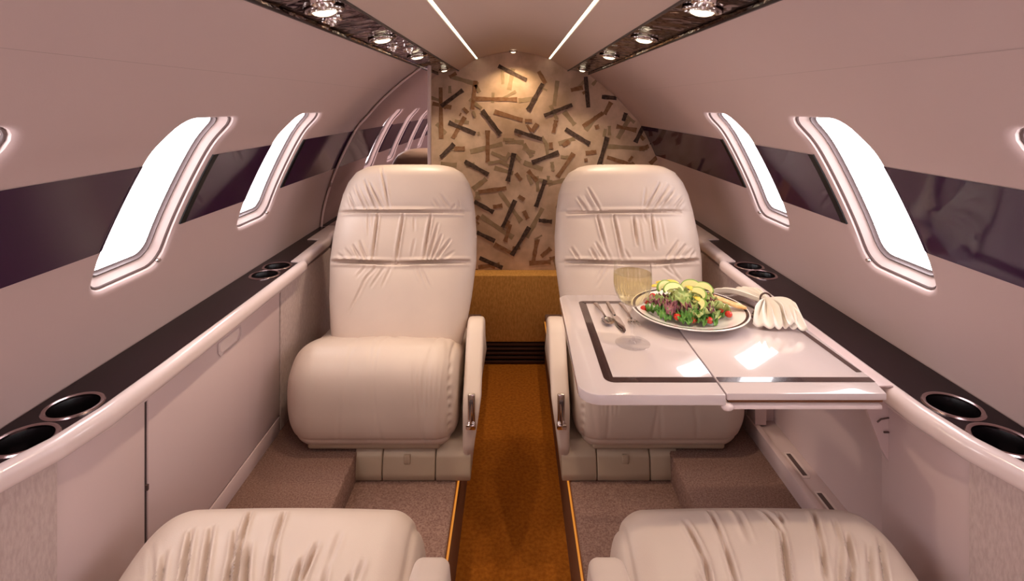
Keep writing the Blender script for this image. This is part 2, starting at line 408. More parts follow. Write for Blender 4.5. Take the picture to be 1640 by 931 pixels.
for k in range(16):
    x, y, a, l = random.uniform(490, 900), random.uniform(440, 830), random.uniform(0, 3.1), random.uniform(30, 55)
    bar(x, y, x+l*math.cos(a), y+l*math.sin(a), .008, 2 if k % 2 else 1, .0034+.00002*k)
for k, b in enumerate(bars_d): bar(*b, .0098, 1, .0040+.00002*k)
ew.build('wall_back', [M['paper'], M['bark_d'], M['bark_m'], M['bark_p']], smooth=False, fix=False)['kind'] = 'structure'
fw = MB()
for sgn in (-1, 1):
    half = [(0.001, .262)]+[(x, z) for x, z in cp if x > 0]+[(.186, .224), (.275, .168)]+[(x, z) for x, z in prof[::3]]+[(.79, -1.264), (.34, -1.264), (.34, .10), (.001, .10)]
    fw.prism([(sgn*(x+.03*(x > .38)), ZC+z+.03*(z > .12)) for x, z in half], 'y', Y0-.03, Y0)
fw.box(-.36, .36, Y0-.9, Y0-.87, 0, ZC+.3); fw.box(-.40, -.36, Y0-.9, Y0-.03, 0, ZC+.3); fw.box(.36, .40, Y0-.9, Y0-.03, 0, ZC+.3); fw.box(-.4, .4, Y0-.9, Y0-.03, ZC+.10, ZC+.14); fw.box(-.4, .4, Y0-.9, Y0-.03, -.03, 0)
fw.build('wall_front', M['wall'], smooth=False)['kind'] = 'structure'

# floors: sunken aisle, seat floor, raised side step
AX = .154; H1 = 1.02; H2 = 1.264; HP = .945; PX = .425
fl = MB(); fl.grid([[(-AX, y, 0), (AX, y, 0)] for y in (Y0, Y1)], 0)
for side in (-1, 1):
    fl.grid([[(side*AX, y, 0), (side*AX, y, H2-H1-.006)] for y in (Y0, Y1)], 1)
fl.build('floor', [M['aisle'], M['riser']], smooth=False, fix=False)['kind'] = 'structure'
for side in (-1, 1):
    c = MB(); zf = ZC-H1; zp = ZC-HP
    pts = [(AX, zf-.006), (AX+.002, zf-.001), (AX+.006, zf), (PX, zf), (PX, zp-.004), (PX+.004, zp), (.778, zp)]
    c.grid([[(side*x, y, z) for x, z in pts] for y in (Y0, Y1)])
    c.build('floor', M['carpet'], deg=60, fix=False)['kind'] = 'structure'

for side in (-1, 1):
    al = MB().box(side*(AX-.0015), side*(AX-.006), -.9, 2.55, H2-H1-.018, H2-H1-.013)
    tag(al.build('aisle_light', M['amber'], base=(side*AX, .8, H2-H1-.015)), 'thin amber light strip under the %s edge of the sunken aisle' % ('left' if side < 0 else 'right'), 'strip light')
# base panel in gold fabric with vent grille under the patterned wall
gp = thing('base_panel', 'gold fabric covered low panel across the foot of the patterned wall', 'panel', (0, 2.65, 0))
MB().box(-.76, .76, 2.605, 2.699, ZC-1.155, ZC-.832, .006).build('fabric_panel', M['gold'], gp)
g = MB().box(-.153, .153, 2.63, 2.699, .001, ZC-1.156)
for k in range(5): g.box(-.150, .150, 2.606, 2.634, .006+k*.021, .018+k*.021, .002)
g.build('vent_grille', M['grille'], gp)

# mirror bulkhead on the left
MY = 2.15; mbk = thing('mirror_partition', 'tinted mirror partition behind the left rear seat reflecting the windows', 'mirror', (-.55, MY, ZC-.945))
hp = [(-x, z) for x, z in prof[::3]]
mp = [(-.340, -.94), (-.340, .154)]+[(-.377, .146)]+[(x+.004, z-.002) for x, z in hp]+[(-.774, -.94)]
MB().prism([(x, ZC+z) for x, z in mp], 'y', MY+.002, MY+.02).build('backing', M['pinkedge'], mbk, smooth=False)
mi = [(-.340, -.94), (-.340, .152)]+[(-.377, .143)]+[(x+.010, z-.006) for x, z in hp]+[(-.768, -.94)]
mm = MB().add([(x, MY, ZC+z) for x, z in mi], [tuple(range(len(mi)))]); mm.build('mirror_glass', M['mirror'], mbk, smooth=False)
MB().box(-.343, -.331, MY-.004, MY+.024, ZC-.94, ZC+.156, .002).build('edge_trim', M['pinkedge'], mbk)
arc = [(x+.008, MY-.001, ZC+z-.004) for x, z in hp]
MB().tube(arc, .0045, 8).build('arched_trim', M['pinkedge'], mbk)

# ------------------------------------------------------------------ ceiling lamps and air nozzles
def downlight(x, y, z, r, label, tilt=0, power=4, color=(1, .80, .58), group=None, spot=True, ang=95, aim=None):
    t = thing('ceiling_downlight', label, 'ceiling light', (x, y, z), group)
    t.rotation_euler = (0, tilt, 0); ORG[t.name] = Vector((0, 0, 0))
    MB().lathe([(r*.70, .001), (r*.74, -.0025), (r*.84, -.0045), (r*.95, -.0035), (r, -.001), (r, .002)], (0, 0, 0), 40).build('outer_ring', M['chromedark'], t)
    MB().lathe([(r*.60, .001), (r*.62, -.0045), (r*.66, -.0055), (r*.70, -.0035), (r*.71, .002)], (0, 0, 0), 40).build('inner_ring', M['silver'], t)
    MB().lathe([(.0001, -.0105), (r*.35, -.0098), (r*.54, -.0070), (r*.60, -.002)], (0, 0, 0), 32).build('lamp_lens', M['bulb'], t)
    if spot:
        l = bpy.data.lights.new('downlight_beam', 'SPOT'); l.energy = power; l.color = color; l.spot_size = math.radians(ang); l.spot_blend = .8; l.shadow_soft_size = r*.45
        o = bpy.data.objects.new('downlight_beam', l); COL.objects.link(o); o.location = (x, y, z-.014)
        d = Vector(aim)-o.location if aim else Vector((0, 0, -1)); o.rotation_euler = d.to_track_quat('-Z', 'Y').to_euler()
names = {0: 'largest round', 1: 'second round', 2: 'third round', 3: 'farthest, smallest round'}
for side in (-1, 1):
    for k, y in enumerate((.915, 1.32, 1.80, 2.50)):
        lab = '%s downlight from the front in the %s dark glossy ceiling strip' % (names[k], 'left' if side < 0 else 'right')
        downlight(side*.322, y, ZC+.161, .034 if k < 3 else .024, lab, tilt=side*.16, power=(7, 10, 9, 6)[k], aim=(side*.36, y+(.05 if k else .25), 0), group='downlights of the dark ceiling strips')
    for y in (-.1, -.6): downlight(side*.322, y, ZC+.161, .034, 'round downlight of the dark ceiling strip overhead, outside the picture', tilt=side*.16, power=2.5, aim=(side*.36, y+.3, 0), group='downlights overhead')
downlight(0, 2.585, ZC+.256, .021, 'small round downlight in the ceiling centre above the patterned wall', power=6, color=(1, .72, .42), aim=(0, 2.63, .4), ang=130)
def nozzle(x, y, z, tilt, label):
    t = thing('air_nozzle', label, 'air vent', (x, y, z), 'air nozzles of the ceiling strips'); t.rotation_euler = (0, tilt, 0); ORG[t.name] = Vector((0, 0, 0))
    MB().lathe([(.011, .002), (.017, -.004), (.019, -.003), (.0205, .002)], (0, 0, 0), 28).build('collar', M['chrome'], t)
    MB().lathe([(.0001, -.014), (.004, -.013), (.0055, -.007), (.008, -.009), (.011, -.004), (.0115, .002)], (0, 0, 0), 28).build('nozzle_ball', M['silver'], t)
for side in (-1, 1):
    sd = 'left' if side < 0 else 'right'
    for y, x, w in ((1.02, .345, 'just beyond the largest lamp'), (.845, .300, 'just before the largest lamp'), (1.52, .34, 'outer of two past the second lamp'), (1.58, .305, 'inner of two past the second lamp')):
        if side > 0 and (y == 1.02 or y > 1.5): continue
        nozzle(side*x, y, ZC+.161, side*.16, 'chrome air nozzle in the %s ceiling strip, %s' % (sd, w))

# ------------------------------------------------------------------ side ledges and cabinets
HL = .49
def ledge(side):
    sn = 'left' if side < 0 else 'right'; sx = lambda x: side*x
    t = thing('side_ledge', 'long dark plum armrest ledge with cream rounded rim under the %s windows' % sn, 'ledge', (side*.72, .9, ZC-HL))
    # plan line of the dark top's inner edge: (y, x)
    edge = [(-1.0, .775), (.40, .775), (.52, .762), (.64, .725), (.72, .698), (.78, .676), (.86, .664), (1.0, .661), (1.66, .661), (1.665, .690), (1.93, .700), (1.935, .742), (2.145, .744)]
    ey = [e[0] for e in edge]
    yend = 2.145 if side < 0 else 2.60
    if side > 0: edge = edge[:-1]+[(2.60, .744)]
    ys = sorted(set([round(v, 4) for v in np.linspace(.40, yend, 70)]+[e[0] for e in edge if .4 <= e[0] <= yend]))
    X = lambda y: float(np.interp(y, [e[0] for e in edge], [e[1] for e in edge]))
    zt = ZC-HL
    # dark top with real cup wells: strip cells around circular holes
    cups = [(.713, .783), (.713, .871), (.713, 1.541), (.713, 1.622)]
    bm = bmesh.new(); outline = [(X(y), y) for y in ys]+[(.7730, y) for y in ys[::-1]]
    ov = [bm.verts.new((sx(x), y, zt)) for x, y in outline]; ed = [bm.edges.new((ov[i], ov[(i+1) % len(ov)])) for i in range(len(ov))]
    R = .0385
    for cx, cy in cups:
        hv = [bm.verts.new((sx(cx)+R*math.cos(2*math.pi*k/48), cy+R*math.sin(2*math.pi*k/48), zt)) for k in range(48)]
        ed += [bm.edges.new((hv[i], hv[(i+1) % 48])) for i in range(48)]
    bmesh.ops.triangle_fill(bm, use_beauty=True, use_dissolve=False, edges=ed)
    top = MB().addbm(bm)
    top.build('dark_top', M['ledge'], t, smooth=False)
    for cx, cy in cups:
        cw = MB().lathe([(R+.0005, .001), (R-.001, -.002), (R-.003, -.06), (R-.008, -.066), (.0002, -.066)], (sx(cx), cy, zt), 48).build('cup_holder', M['cup'], t)
        MB().lathe([(R-.0035, -.002), (R-.0035, .0012), (R-.001, .0026), (R+.002, .0022), (R+.0038, .0002), (R+.0036, -.001)], (sx(cx), cy, zt), 48).build('ring', M['ring'], cw)
    # rim: section swept along the edge
    def rimx(y):     # outer (aisle side) face of the rim
        if y < 1.0: return X(y)-.026
        return float(np.interp(y, [1.0, 1.66, 1.70, 1.95, 2.02, 3], [.635, .637, .655, .662, .680, .690]))
    G = []
    for y in ys:
        xi, xo = X(y), rimx(y); z = zt
        sec = [(xi, z-.004), (xi-.0008, z+.0035), (xi-.005, z+.0055)]
        w_ = xi-.005-xo; 
        r = .0145
        for a in np.linspace(90, 180, 8): sec.append((xo+r-.0+r*math.cos(math.radians(a)), z+.0055-r+r*math.sin(math.radians(a))))
        for a in np.linspace(180, 262, 7): sec.append((xo+r+r*math.cos(math.radians(a)), z+.0055-r-.006+r*math.sin(math.radians(a))))
        sec += [(xo+.034, z-.0275), (xo+.038, z-.055)]
        G.append([(sx(x), y, q) for x, q in sec])
    MB().grid(G).build('rim', M['cream'], t, deg=60)
    return X, rimx, ys
XL, rimx, ysL = ledge(-1)
XR, rimxR, ysR = ledge(1)
def cabinet(side):
    sn = 'left' if side < 0 else 'right'
    t = thing('side_cabinet', 'pale built-in side cabinet below the %s ledge' % sn + (', with a closed handle door' if side < 0 else ', with an open table bay'), 'cabinet', (side*.72, 1.1, ZC-HP))
    fx = .677; zb = ZC-HP
    zt = ZC-HL-.040
    # near fabric panel, following the rim back to the wall
    XX = XL if side < 0 else XR
    G = [[(side*(XX(y)-.009), y, zt+.0185), (side*(XX(y)-.009), y, zb)] for y in np.linspace(.40, .7845, 30)]
    MB().grid(G).build('fabric_panel', M['fabric'], t, deg=60, fix=False)
    MB().box(side*(fx-.002), side*(fx+.03), .785, .984, zb, zt, .0015).build('fixed_panel', M['cab'], t)
    if side < 0:
        d = MB(); y0, y1, z0, z1 = .990, 1.548, ZC-.897, ZC-.535
        d.box(side*(fx-.004), side*(fx+.016), y0, y1, z0, z1, .003)
        dr = d.build('door', M['cab'], t)
        # recessed finger pull
        h = MB(); hy0, hy1, hz1, hz0 = 1.222, 1.325, ZC-.5450, ZC-.580
        yz = [(hy0, hz1), (hy1, hz1), (hy1, hz0+.012), (hy1-.012, hz0), (hy0+.012, hz0), (hy0, hz0+.012)]
        outer_ = yz; inner = [(y+(.006 if y < 1.27 else -.006), z+(.005 if z < ZC-.556 else -.002)) for y, z in yz]
        n = 6; V = [(side*(fx-.0055), y, z) for y, z in outer_]+[(side*(fx-.0075), y, z) for y, z in inner]+[(side*(fx-.0045), y, z) for y, z in inner]
        Fc = [(i, (i+1) % n, n+(i+1) % n, n+i) for i in range(n)]+[(n+i, n+(i+1) % n, 2*n+(i+1) % n, 2*n+i) for i in range(n)]+[tuple(2*n+i for i in range(n))]
        h.add(V, Fc); h.build('finger_pull', M['cream'], dr, smooth=False)
        lk = MB().box(side*(fx-.006), side*(fx), .9855, .9895, ZC-.71, ZC-.70); lk.build('latch', M['groove'], t)
        MB().box(side*(fx-.001), side*(fx+.03), .985, 1.553, zb, zt).build('carcass', M['gap'], t)
        MB().box(side*(fx-.005), side*(fx+.02), .990, 1.548, zb, ZC-.900, .002).build('kick_rail', M['cab'], t)
        MB().box(side*(fx-.003), side*(fx+.03), .990, 1.553, ZC-.533, zt+.005, .001).build('top_rail', M['cream'], t)
    else:
        b = MB(); bx = .742
        b.grid([[(bx, y, ZC-.50), (bx, y, zb)] for y in (.984, 1.53)]); b.grid([[(fx, y, ZC-.52), (bx, y, ZC-.52), (bx, y, zb), (fx, y, zb)] for y in (.9845, .9850)])
        b.grid([[(fx, y, zt), (bx, y, zt)] for y in (1.528, 1.53)])
        b.add([(fx, .9845, zt), (bx, .9845, zt), (bx, .9845, zb), (fx, .9845, zb)], [(0, 1, 2, 3)])
        b.add([(fx, 1.53, zt), (bx, 1.53, zt), (bx, 1.53, zb), (fx, 1.53, zb)], [(0, 1, 2, 3)])
        b.build('table_bay', M['cab'], t, smooth=False, fix=False)
        r = MB(); r.box(fx-.004, fx+.012, .985, 1.553, zb, ZC-.897, .002)
        r.box(fx+.010, bx, .985, 1.553, zb, ZC-.903, .001); rr = r.build('kick_rail', M['cab'], t)
        for ya, yb in ((1.295, 1.39), (1.13, 1.25)):
            MB().prism([(fx+.022, ya), (fx+.038, ya), (fx+.044, ya+.008), (fx+.044, yb-.008), (fx+.038, yb), (fx+.022, yb)], 'z', ZC-.9028, ZC-.9015).build('slot', M['reveal'], rr, smooth=False)
            MB().box(fx+.026, fx+.037, ya+.008, yb-.006, ZC-.9014, ZC-.9010).build('slot_cutout', M['groove'], rr, smooth=False)
        MB().box(fx-.001, fx+.03, 1.500, 1.553, ZC-.897, zt, .001).build('bay_post', M['cab'], t)
        pin = MB().box(fx-.004, fx, 1.497, 1.501, ZC-.80, ZC-.79); pin.build('latch', M['groove'], t)
    # rear fabric panel
    ye = 1.98
    MB().box(side*(fx-.0045), side*(fx+.03), 1.555, ye, zb, zt, .002).build('fabric_panel', M['fabric'], t)
    return t
cabinet(-1); cabinet(1)

# ------------------------------------------------------------------ seats
def seggroove(P, Q, segs):
    """sum of soft grooves along tapered strokes; segs = (x0,y0,x1,y1,width,depth[,bend])"""
    D = np.zeros_like(P)
    for s in segs:
        x0, y0, x1, y1, wd, dp = s[:6]; bend = s[6] if len(s) > 6 else 0
        dx, dy = x1-x0, y1-y0; L = math.hypot(dx, dy)+1e-9
        t = ((P-x0)*dx+(Q-y0)*dy)/L/L; n = ((P-x0)*(-dy)+(Q-y0)*dx)/L
        tc = np.clip(t, 0, 1); n = n-bend*4*tc*(1-tc)
        over = (t-tc)*L; dd = np.hypot(n, over)
        taper = .35+.65*np.clip(np.minimum(tc*4, (1-tc)*3), 0, 1)
        g = np.exp(-(dd/wd)**2)
        ridge = .45*np.exp(-((np.abs(n)-2.1*wd)/(1.1*wd))**2)*np.exp(-(over/wd)**2)
        D += dp*taper*(ridge-g)
    return D
def normals(G, closev=False):
    a = np.roll(G, -1, 1)-np.roll(G, 1, 1) if closev else np.gradient(G, axis=1)
    b = np.gradient(G, axis=0)
    n = np.cross(a, b); L = np.linalg.norm(n, axis=2, keepdims=True); L[L < 1e-9] = 1
    return n/L
W7 = lambda L: [((a-650*2.908+430*2.908)/2.908/F, b, (c-650*2.908+430*2.908)/2.908/F, d) for a, b, c, d in L]
# strokes read in the two seat backs: pixels of the photograph -> metres on the back (u across, v along)
def back_strokes(raw, ox, oy, sc, cx, flip):
    out = []
    for s in raw:
        x0, y0, x1, y1, wd, dp = s
        r = []
        for x, y in ((x0, y0), (x1, y1)):
            px, py = ox+x/sc, oy+y/sc
            v = (541-py)/273.0; Y = 1.63+.21*v
            r += [(px-cx)/F*Y*(-1 if flip else 1), v]
        out.append((r[0], r[1], r[2], r[3], wd, dp))
    return out
st, md, wk = (.0035, .0085), (.0034, .0050), (.0036, .0026)
rawL = [(330,314,905,316,.0042,.0150),(300,530,620,541,.0045,.0150),(620,541,950,531,.0045,.0150)]
for q, k in (([(525,320,515,530),(640,330,622,535),(765,330,748,520)], st),
             ([(800,370,765,530),(820,420,780,530),(450,450,490,530),(420,465,465,530),(860,440,795,530),(410,195,470,305),(450,170,520,305),(380,230,420,305),(480,190,545,300),(520,100,575,300)], md),
             ([(480,320,490,420),(385,480,430,530),(880,490,820,530),(700,440,690,520),(690,340,695,400),(430,200,490,300),(540,130,560,240),(370,270,390,300),(870,280,850,305),(880,265,890,305),(800,240,850,300),(770,260,800,300),(490,550,450,600),(540,550,480,620),(570,560,520,640),(500,590,430,740),(600,560,570,640),(735,560,785,640),(720,560,750,620),(350,500,400,530)], wk)):
    rawL += [a+k for a in q]
rawR = [(180,393,810,386,.0042,.0150),(150,655,460,664,.0045,.0150),(640,664,900,648,.0045,.0150),(460,664,640,664,.0045,.0150)]
for q, k in (([(340,410,368,570),(430,410,460,640),(540,420,548,570),(640,410,650,590)], st),
             ([(290,590,325,655),(320,560,370,650),(820,570,740,655),(780,550,700,650),(185,585,225,650),(240,310,290,385),(300,260,360,380),(700,230,600,385),(750,240,650,375),(780,260,690,370),(830,300,770,375)], md),
             ([(600,400,610,450),(365,570,400,655),(480,600,505,650),(880,600,830,650),(860,590,780,660),(280,300,325,385),(620,260,600,370),(800,290,720,375),(840,330,800,375),(380,680,310,780),(350,680,320,740),(680,680,770,750),(720,680,765,745),(570,440,580,600),(690,430,700,560)], wk)):
    rawR += [a+k for a in q]
CUSH = crom([(.44, -.93), (.20, -.935), (.075, -.945), (.015, -.895), (.0, -.800), (.010, -.728), (.050, -.684), (.105, -.674), (.24, -.712), (.34, -.725), (.44, -.74), (.47, -.83)], 30, closed=True)
CW = .472
def cushion_mesh(tf, strokes, top_crown=.006, near=False):
    nu = 190; R = .062; hw = CW/2
    u = np.concatenate([-hw+R*(1-np.cos(np.linspace(0, math.pi/2, 26))), np.linspace(-hw+R, hw-R, nu)[1:-1], hw-R*(1-np.cos(np.linspace(math.pi/2, 0, 26)))])
    c = np.array([.21, -.805]); rel = CUSH-c; half = np.array([.21, .13]); n = len(CUSH)
    G = np.zeros((len(u), n, 3))
    for i, uu in enumerate(u):
        q = hw-abs(uu); Re = (.07 if near else .085) if uu < 0 else R
        q = min(q, Re); e = (Re-math.sqrt(max(0, Re*Re-(Re-q)**2)))*(R/Re)**.25
        e = min(e, .100)
        sc = (half-e)/half; cr = top_crown*(1-(uu/hw)**2)
        p = c+rel*sc; G[i, :, 0] = uu; G[i, :, 1] = p[:, 0]; G[i, :, 2] = p[:, 1]+cr*np.clip(rel[:, 1]/.08+.5, 0, 1)
    N = normals(G, True)
    if (N[len(u)//2, :, :]*np.c_[np.zeros(n), rel]).sum() < 0: N = -N
    D = strokes(G)
    G2 = G+N*D[..., None]
    mb = MB(); mb.grid(G2, closev=True); L = len(u)
    a = len(mb.v); mb.f.append(tuple(range(n))); mb.f.append(tuple((L-1)*n+k for k in range(n))); mb.m += [0, 0]
    V = np.array(mb.v); V = tf(V); mb.v = V.tolist(); return mb
BW_V = [(-.06, .182), (0, .194), (.10, .208), (.25, .222), (.44, .234), (.58, .233), (.72, .226), (.82, .217), (.89, .204), (.95, .182), (.985, .150), (1.0, .118)]
def back_mesh(tf, strokes, lean0=(.21, -.735), lean1=(.42, -.212)):
    nv = 230; nt = 250
    vv = np.concatenate([np.linspace(-.06, .90, 190), .90+.1*np.sin(np.linspace(0, math.pi/2, 40))[1:]])
    ph = np.linspace(-math.pi/2, math.pi/2, 300, endpoint=False); tf_ = .45*ph/(math.pi/2)+.55*np.sin(ph)     # front: even across
    pb = np.linspace(math.pi/2, -math.pi/2, 50, endpoint=False); tb_ = np.sin(pb)
    tx = np.concatenate([tf_, tb_]); NF = 300
    sgy = np.concatenate([-np.ones(NF), np.ones(50)]); th = tx
    A = np.array(lean0); B = np.array(lean1); ax = (B-A); L = np.linalg.norm(ax); ax = ax/L; fr = np.array([-ax[1], ax[0]])  # front direction (-d)
    if fr[0] > 0: fr = -fr
    G = np.zeros((len(vv), len(th), 3)); FV = np.zeros((len(vv), len(th))); UU = np.zeros_like(FV)
    for i, v in enumerate(vv):
        w_ = np.interp(v, *zip(*BW_V)); q = 1-v; RT = .085
        T = .048
        if q < RT: sq = math.sqrt(max(.0, 1-((RT-q)/RT)**2)); T = .048*sq+.006*(1-sq)
        p = 4.2
        x = w_*tx; y = T*sgy*np.maximum(0, 1-np.abs(tx)**p)**(1/2.6); su = sgy
        # front bulge segments
        f = (su < 0)
        pil = 0
        for a, b, h in ((.713, 1.02, .014), (.428, .713, .012), (-.02, .428, .016)):
            if a <= v <= b:
                tt = (v-a)/(b-a); pil = h*math.sqrt(max(0, 1-abs(2*tt-1)**3))
        bul = f*pil*np.clip(1-np.abs(x/w_)**6, 0, 1)
        along = A+ax*L*v
        dd = y-bul-.048+.048      # local thickness coordinate (front negative)
        G[i, :, 0] = x; G[i, :, 1] = along[0]+(-fr[0])*dd+.0; G[i, :, 2] = along[1]+(-fr[1])*dd
        FV[i] = v; UU[i] = x
    N = normals(G, True)
    mid = G[len(vv)//2, 150]; 
    if np.dot(N[len(vv)//2, 150], np.array([0, fr[0], fr[1]])) < 0: N = -N
    front = np.zeros(len(th)); front[:NF] = 1; front[:6] = np.linspace(0, 1, 6); front[NF-6:NF] = np.linspace(1, 0, 6)
    D = seggroove(UU, FV*L, [(s[0], s[1]*L, s[2], s[3]*L)+tuple(s[4:]) for s in strokes])*front[None, :]
    edge = np.clip((1-np.abs(UU)/np.interp(FV, *zip(*BW_V)))*9, 0, 1)
    G2 = G+N*(D*edge)[..., None]
    mb = MB(); mb.grid(G2, closev=True); n = len(th)
    mb.f.append(tuple(range(n))); mb.f.append(tuple((len(vv)-1)*n+k for k in range(n))); mb.m += [0, 0]
    V = tf(np.array(mb.v)); mb.v = V.tolist(); return mb
def make_seat(side, near, label):
    sh = .016 if side > 0 else 0.0
    base = (side*(.3835+sh), (.95-.2) if near else 1.62, ZC-H1)
    t = thing('cabin_seat', label, 'seat', base, 'cream leather club seats')
    def tf(V, cx=.3835):        # local (u toward aisle, d, z) -> world
        V = np.asarray(V, float).reshape(-1, 3); X = side*(cx+sh-V[:, 0]); Y = (.95-V[:, 1]) if near else (1.42+V[:, 1])
        return np.c_[X, Y, ZC+V[:, 2]]
    # cushion
    def far_strokes(G):
        u, d, z = G[..., 0], G[..., 1], G[..., 2]
        aa = np.arctan2(z+.80, .16-d)      # wrap angle round the front
        D = np.zeros_like(u)
        r = np.random.RandomState(3 if side < 0 else 5)
        top = np.clip((z+.93)*20, 0, 1)*(d < .30)
        for k in range(5):
            u0 = [-.07, -.005, .03, .155, .19][k]+r.uniform(-.01, .01); off = .012*np.sin(aa*2+k*1.7)
            D += -.0016*np.exp(-((u-u0-off)/.006)**2)*top
        for k in range(7):
            u0 = .12+k*.014; off = .05*np.clip(z+.70, -1, 0)
            D += -.0015*np.exp(-((u-u0-off*(k-3)*.5)/.0035)**2)*np.clip((-.69-z)*30, 0, 1)*np.clip((z+.83)*30, 0, 1)*(d < .06)
        # puckered welt at the aisle side, centre tuck at the rear
        D += -.006*np.exp(-((u-(CW/2-.018))/.004)**2)*(.7+.3*np.sin(z*260))
        D += .0025*np.sin(u*26+1)*np.exp(-((d-.2)/.08)**2)*(z > -.76)
        D += -.004*np.exp(-((u-.01-(.25-d)*.35)/.008)**2)*(z > -.76)*np.clip((d-.12)*20, 0, 1)
        D += -.005*np.exp(-((z+.905)/.005)**2)*(d < .09)
        return D
    def near_strokes(G):
        u, d, z = G[..., 0], G[..., 1], G[..., 2]
        raw = [] 
        def c8(L, ox, oy, sc):
            for x0, y0, x1, y1, wd, dp in L:
                r = []
                for x, y in ((x0, y0), (x1, y1)):
                    px, py = ox+x/sc, oy+y/sc; Y = .668*F/(py-167); X = (px-822)/F*Y
                    r += [(.3715+sh-abs(X))/.965, .95-Y]
                raw.append((r[0], r[1], r[2], r[3], wd*.8, dp))
        if side < 0:
            c8([(230,510,165,700,.0035,.006),(165,700,115,960,.0040,.009),(215,700,188,960,.004,.007),(430,520,365,700,.004,.005),(365,700,315,960,.004,.007),(100,780,80,960,.004,.006),(530,760,455,960,.0045,.007),(620,690,500,900,.004,.006),(820,830,745,960,.004,.008),(360,740,335,931,.004,.003),(680,790,640,931,.004,.003),(1020,880,960,950,.004,.005),(1120,890,1040,950,.004,.005),(900,760,840,860,.004,.0025),(760,640,700,760,.005,.002)], 340, 680, 3.71)
            c8([(860,700,805,960,.004,.009),(950,690,898,960,.004,.008),(1060,700,1020,960,.004,.006),(740,780,705,960,.004,.006),(600,880,650,960,.004,.006),(680,740,690,960,.004,.003)], 0, 600, 2.8125)
        else:
            c8([(670,555,760,690,.004,.006),(760,690,800,840,.0042,.009),(780,500,850,640,.004,.004),(850,640,900,760,.004,.006),(900,760,915,840,.004,.004),(900,500,960,620,.005,.003),(1010,490,1110,600,.004,.005),(1110,600,1150,840,.004,.009),(1085,510,1115,560,.004,.004),(1245,495,1290,640,.004,.005),(1290,640,1305,750,.004,.007),(1340,540,1380,640,.004,.003),(1400,600,1430,700,.004,.007),(1430,700,1410,840,.004,.008),(1370,640,1365,840,.004,.004),(745,730,790,830,.004,.007),(480,760,500,830,.004,.003),(1550,600,1590,820,.004,.006),(1500,640,1520,830,.004,.005),(420,805,470,812,.004,.006)], 860, 640, 2.828)
        more = []
        for x0, y0, x1, y1, wd, dp in raw:     # carry the deepest folds back past the frame
            if y1 > .18: more.append((x1, y1, x1+(x1-x0)*.5, y1+.09, wd, dp*.8))
        D = np.maximum(1.4*seggroove(u, d, raw+more), -.0085)*(z > -.80)*np.clip((z+.80)*12, 0, 1)
        D += -.004*np.exp(-((u-(CW/2-.018))/.004)**2)
        return D
    cu = cushion_mesh((lambda V: tf(V*np.array([.965, 1, 1]), cx=.3715)) if near else (lambda V: tf(V, cx=.3885)), near_strokes if near else far_strokes, .006 if near else .004, near).build('seat_cushion', M['leather'], t, smooth=True, deg=70)
    pn = MB().box(-.175, .185, .034, .40, -.937, -.905, .008, seg=3)
    pn.v = tf(np.array(pn.v)).tolist()
    if not near: pn.build('seat_pan', M['leatherdark'], t)
    # backrest
    sk = back_strokes(rawL, 430, 240, 2.908, 650, True) if side < 0 else back_strokes(rawR, 860, 240, 3.58, 1003, False)
    sk = [(-s[0], s[1], -s[2], s[3])+tuple(s[4:]) for s in sk]
    tb = lambda V: tf(V, cx=.352)
    if near: bk = back_mesh(tb, sk, lean0=(.40, -.79), lean1=(.93, -.69))
    else: bk = back_mesh(tb, sk)
    bk.build('backrest', M['leather'], t, deg=70)
    # armrest on the aisle side
    poly = [(.275, -.72), (.255, -.665), (.225, -.648), (.19, -.645), (.155, -.660), (.085, -.735), (.035, -.79), (.020, -.83), (.025, -.93), (.06, -1.0), (.10, -1.018), (.40, -1.018), (.36, -.80)]
    if near: poly = [(.62, -.625), (.40, -.618), (.245, -.614), (.205, -.626), (.185, -.67), (.16, -.80), (.14, -.93), (.16, -1.018), (.62, -1.018)]
    am = MB(); am.prism([(a, b) for a, b in poly], 'x', -.025, .025, .012, seg=4)
    V = np.array(am.v); V[:, 0] = np.where(V[:, 0] > 0, V[:, 0]-np.clip(-.80-V[:, 2], 0, 1)*.15, V[:, 0]); V = np.c_[V[:, 0]+.3835-.112, V[:, 1], V[:, 2]]; am.v = tf(V).tolist()
    ar = am.build('armrest', M['leather'], t, deg=60)
    if not near:
        # recline latch on the sloping front of the armrest
        cxu = .3835-.112
        lt = MB(); P = lambda u, d, z: (cxu+u, d, z)
        q = MB(); q.box(cxu-.010, cxu+.010, .012, .024, -.868, -.775, .004); q.v = tf(np.array(q.v)).tolist(); pl = q.build('latch_plate', M['silver'], ar)
        q = MB(); q.box(cxu-.005, cxu+.005, .006, .014, -.845, -.790, .0025); q.v = tf(np.array(q.v)).tolist(); q.build('latch_slot', M['gap'], pl)
        q = MB(); q.tube([P(-.001, .004, -.848), P(.001, .002, -.82), P(.002, .004, -.795)], [.0035, .003, .002], 8); q.v = tf(np.array(q.v)).tolist(); q.build('latch_lever', M['chrome'], pl)
        q = MB(); q.box(cxu-.014, cxu+.012, .004, .020, -.866, -.852, .003); q.v = tf(np.array(q.v)).tolist(); q.build('latch_button', M['chrome'], pl)
        # front upright below the armrest
    # base box with seams
    b = MB(); off = .03 if not near else .12
    hh = .3835
    for a0, a1 in ((-.045, .033), (.036, .180), (.183, .258)):
        pass
    segs = [(-.046, .028), (.030, .172), (.174, .268)]
    for a0, a1 in segs:
        b.prism([(off, -1.019), (off-.004, -1.0), (off+.004, -.955), (off+.03, -.925), (.42, -.925), (.42, -1.019)], 'x', a0, a1, .004, seg=2)
    b.v = tf(np.array(b.v)).tolist(); bo = b.build('base', M['leatherdark'], t, deg=50)
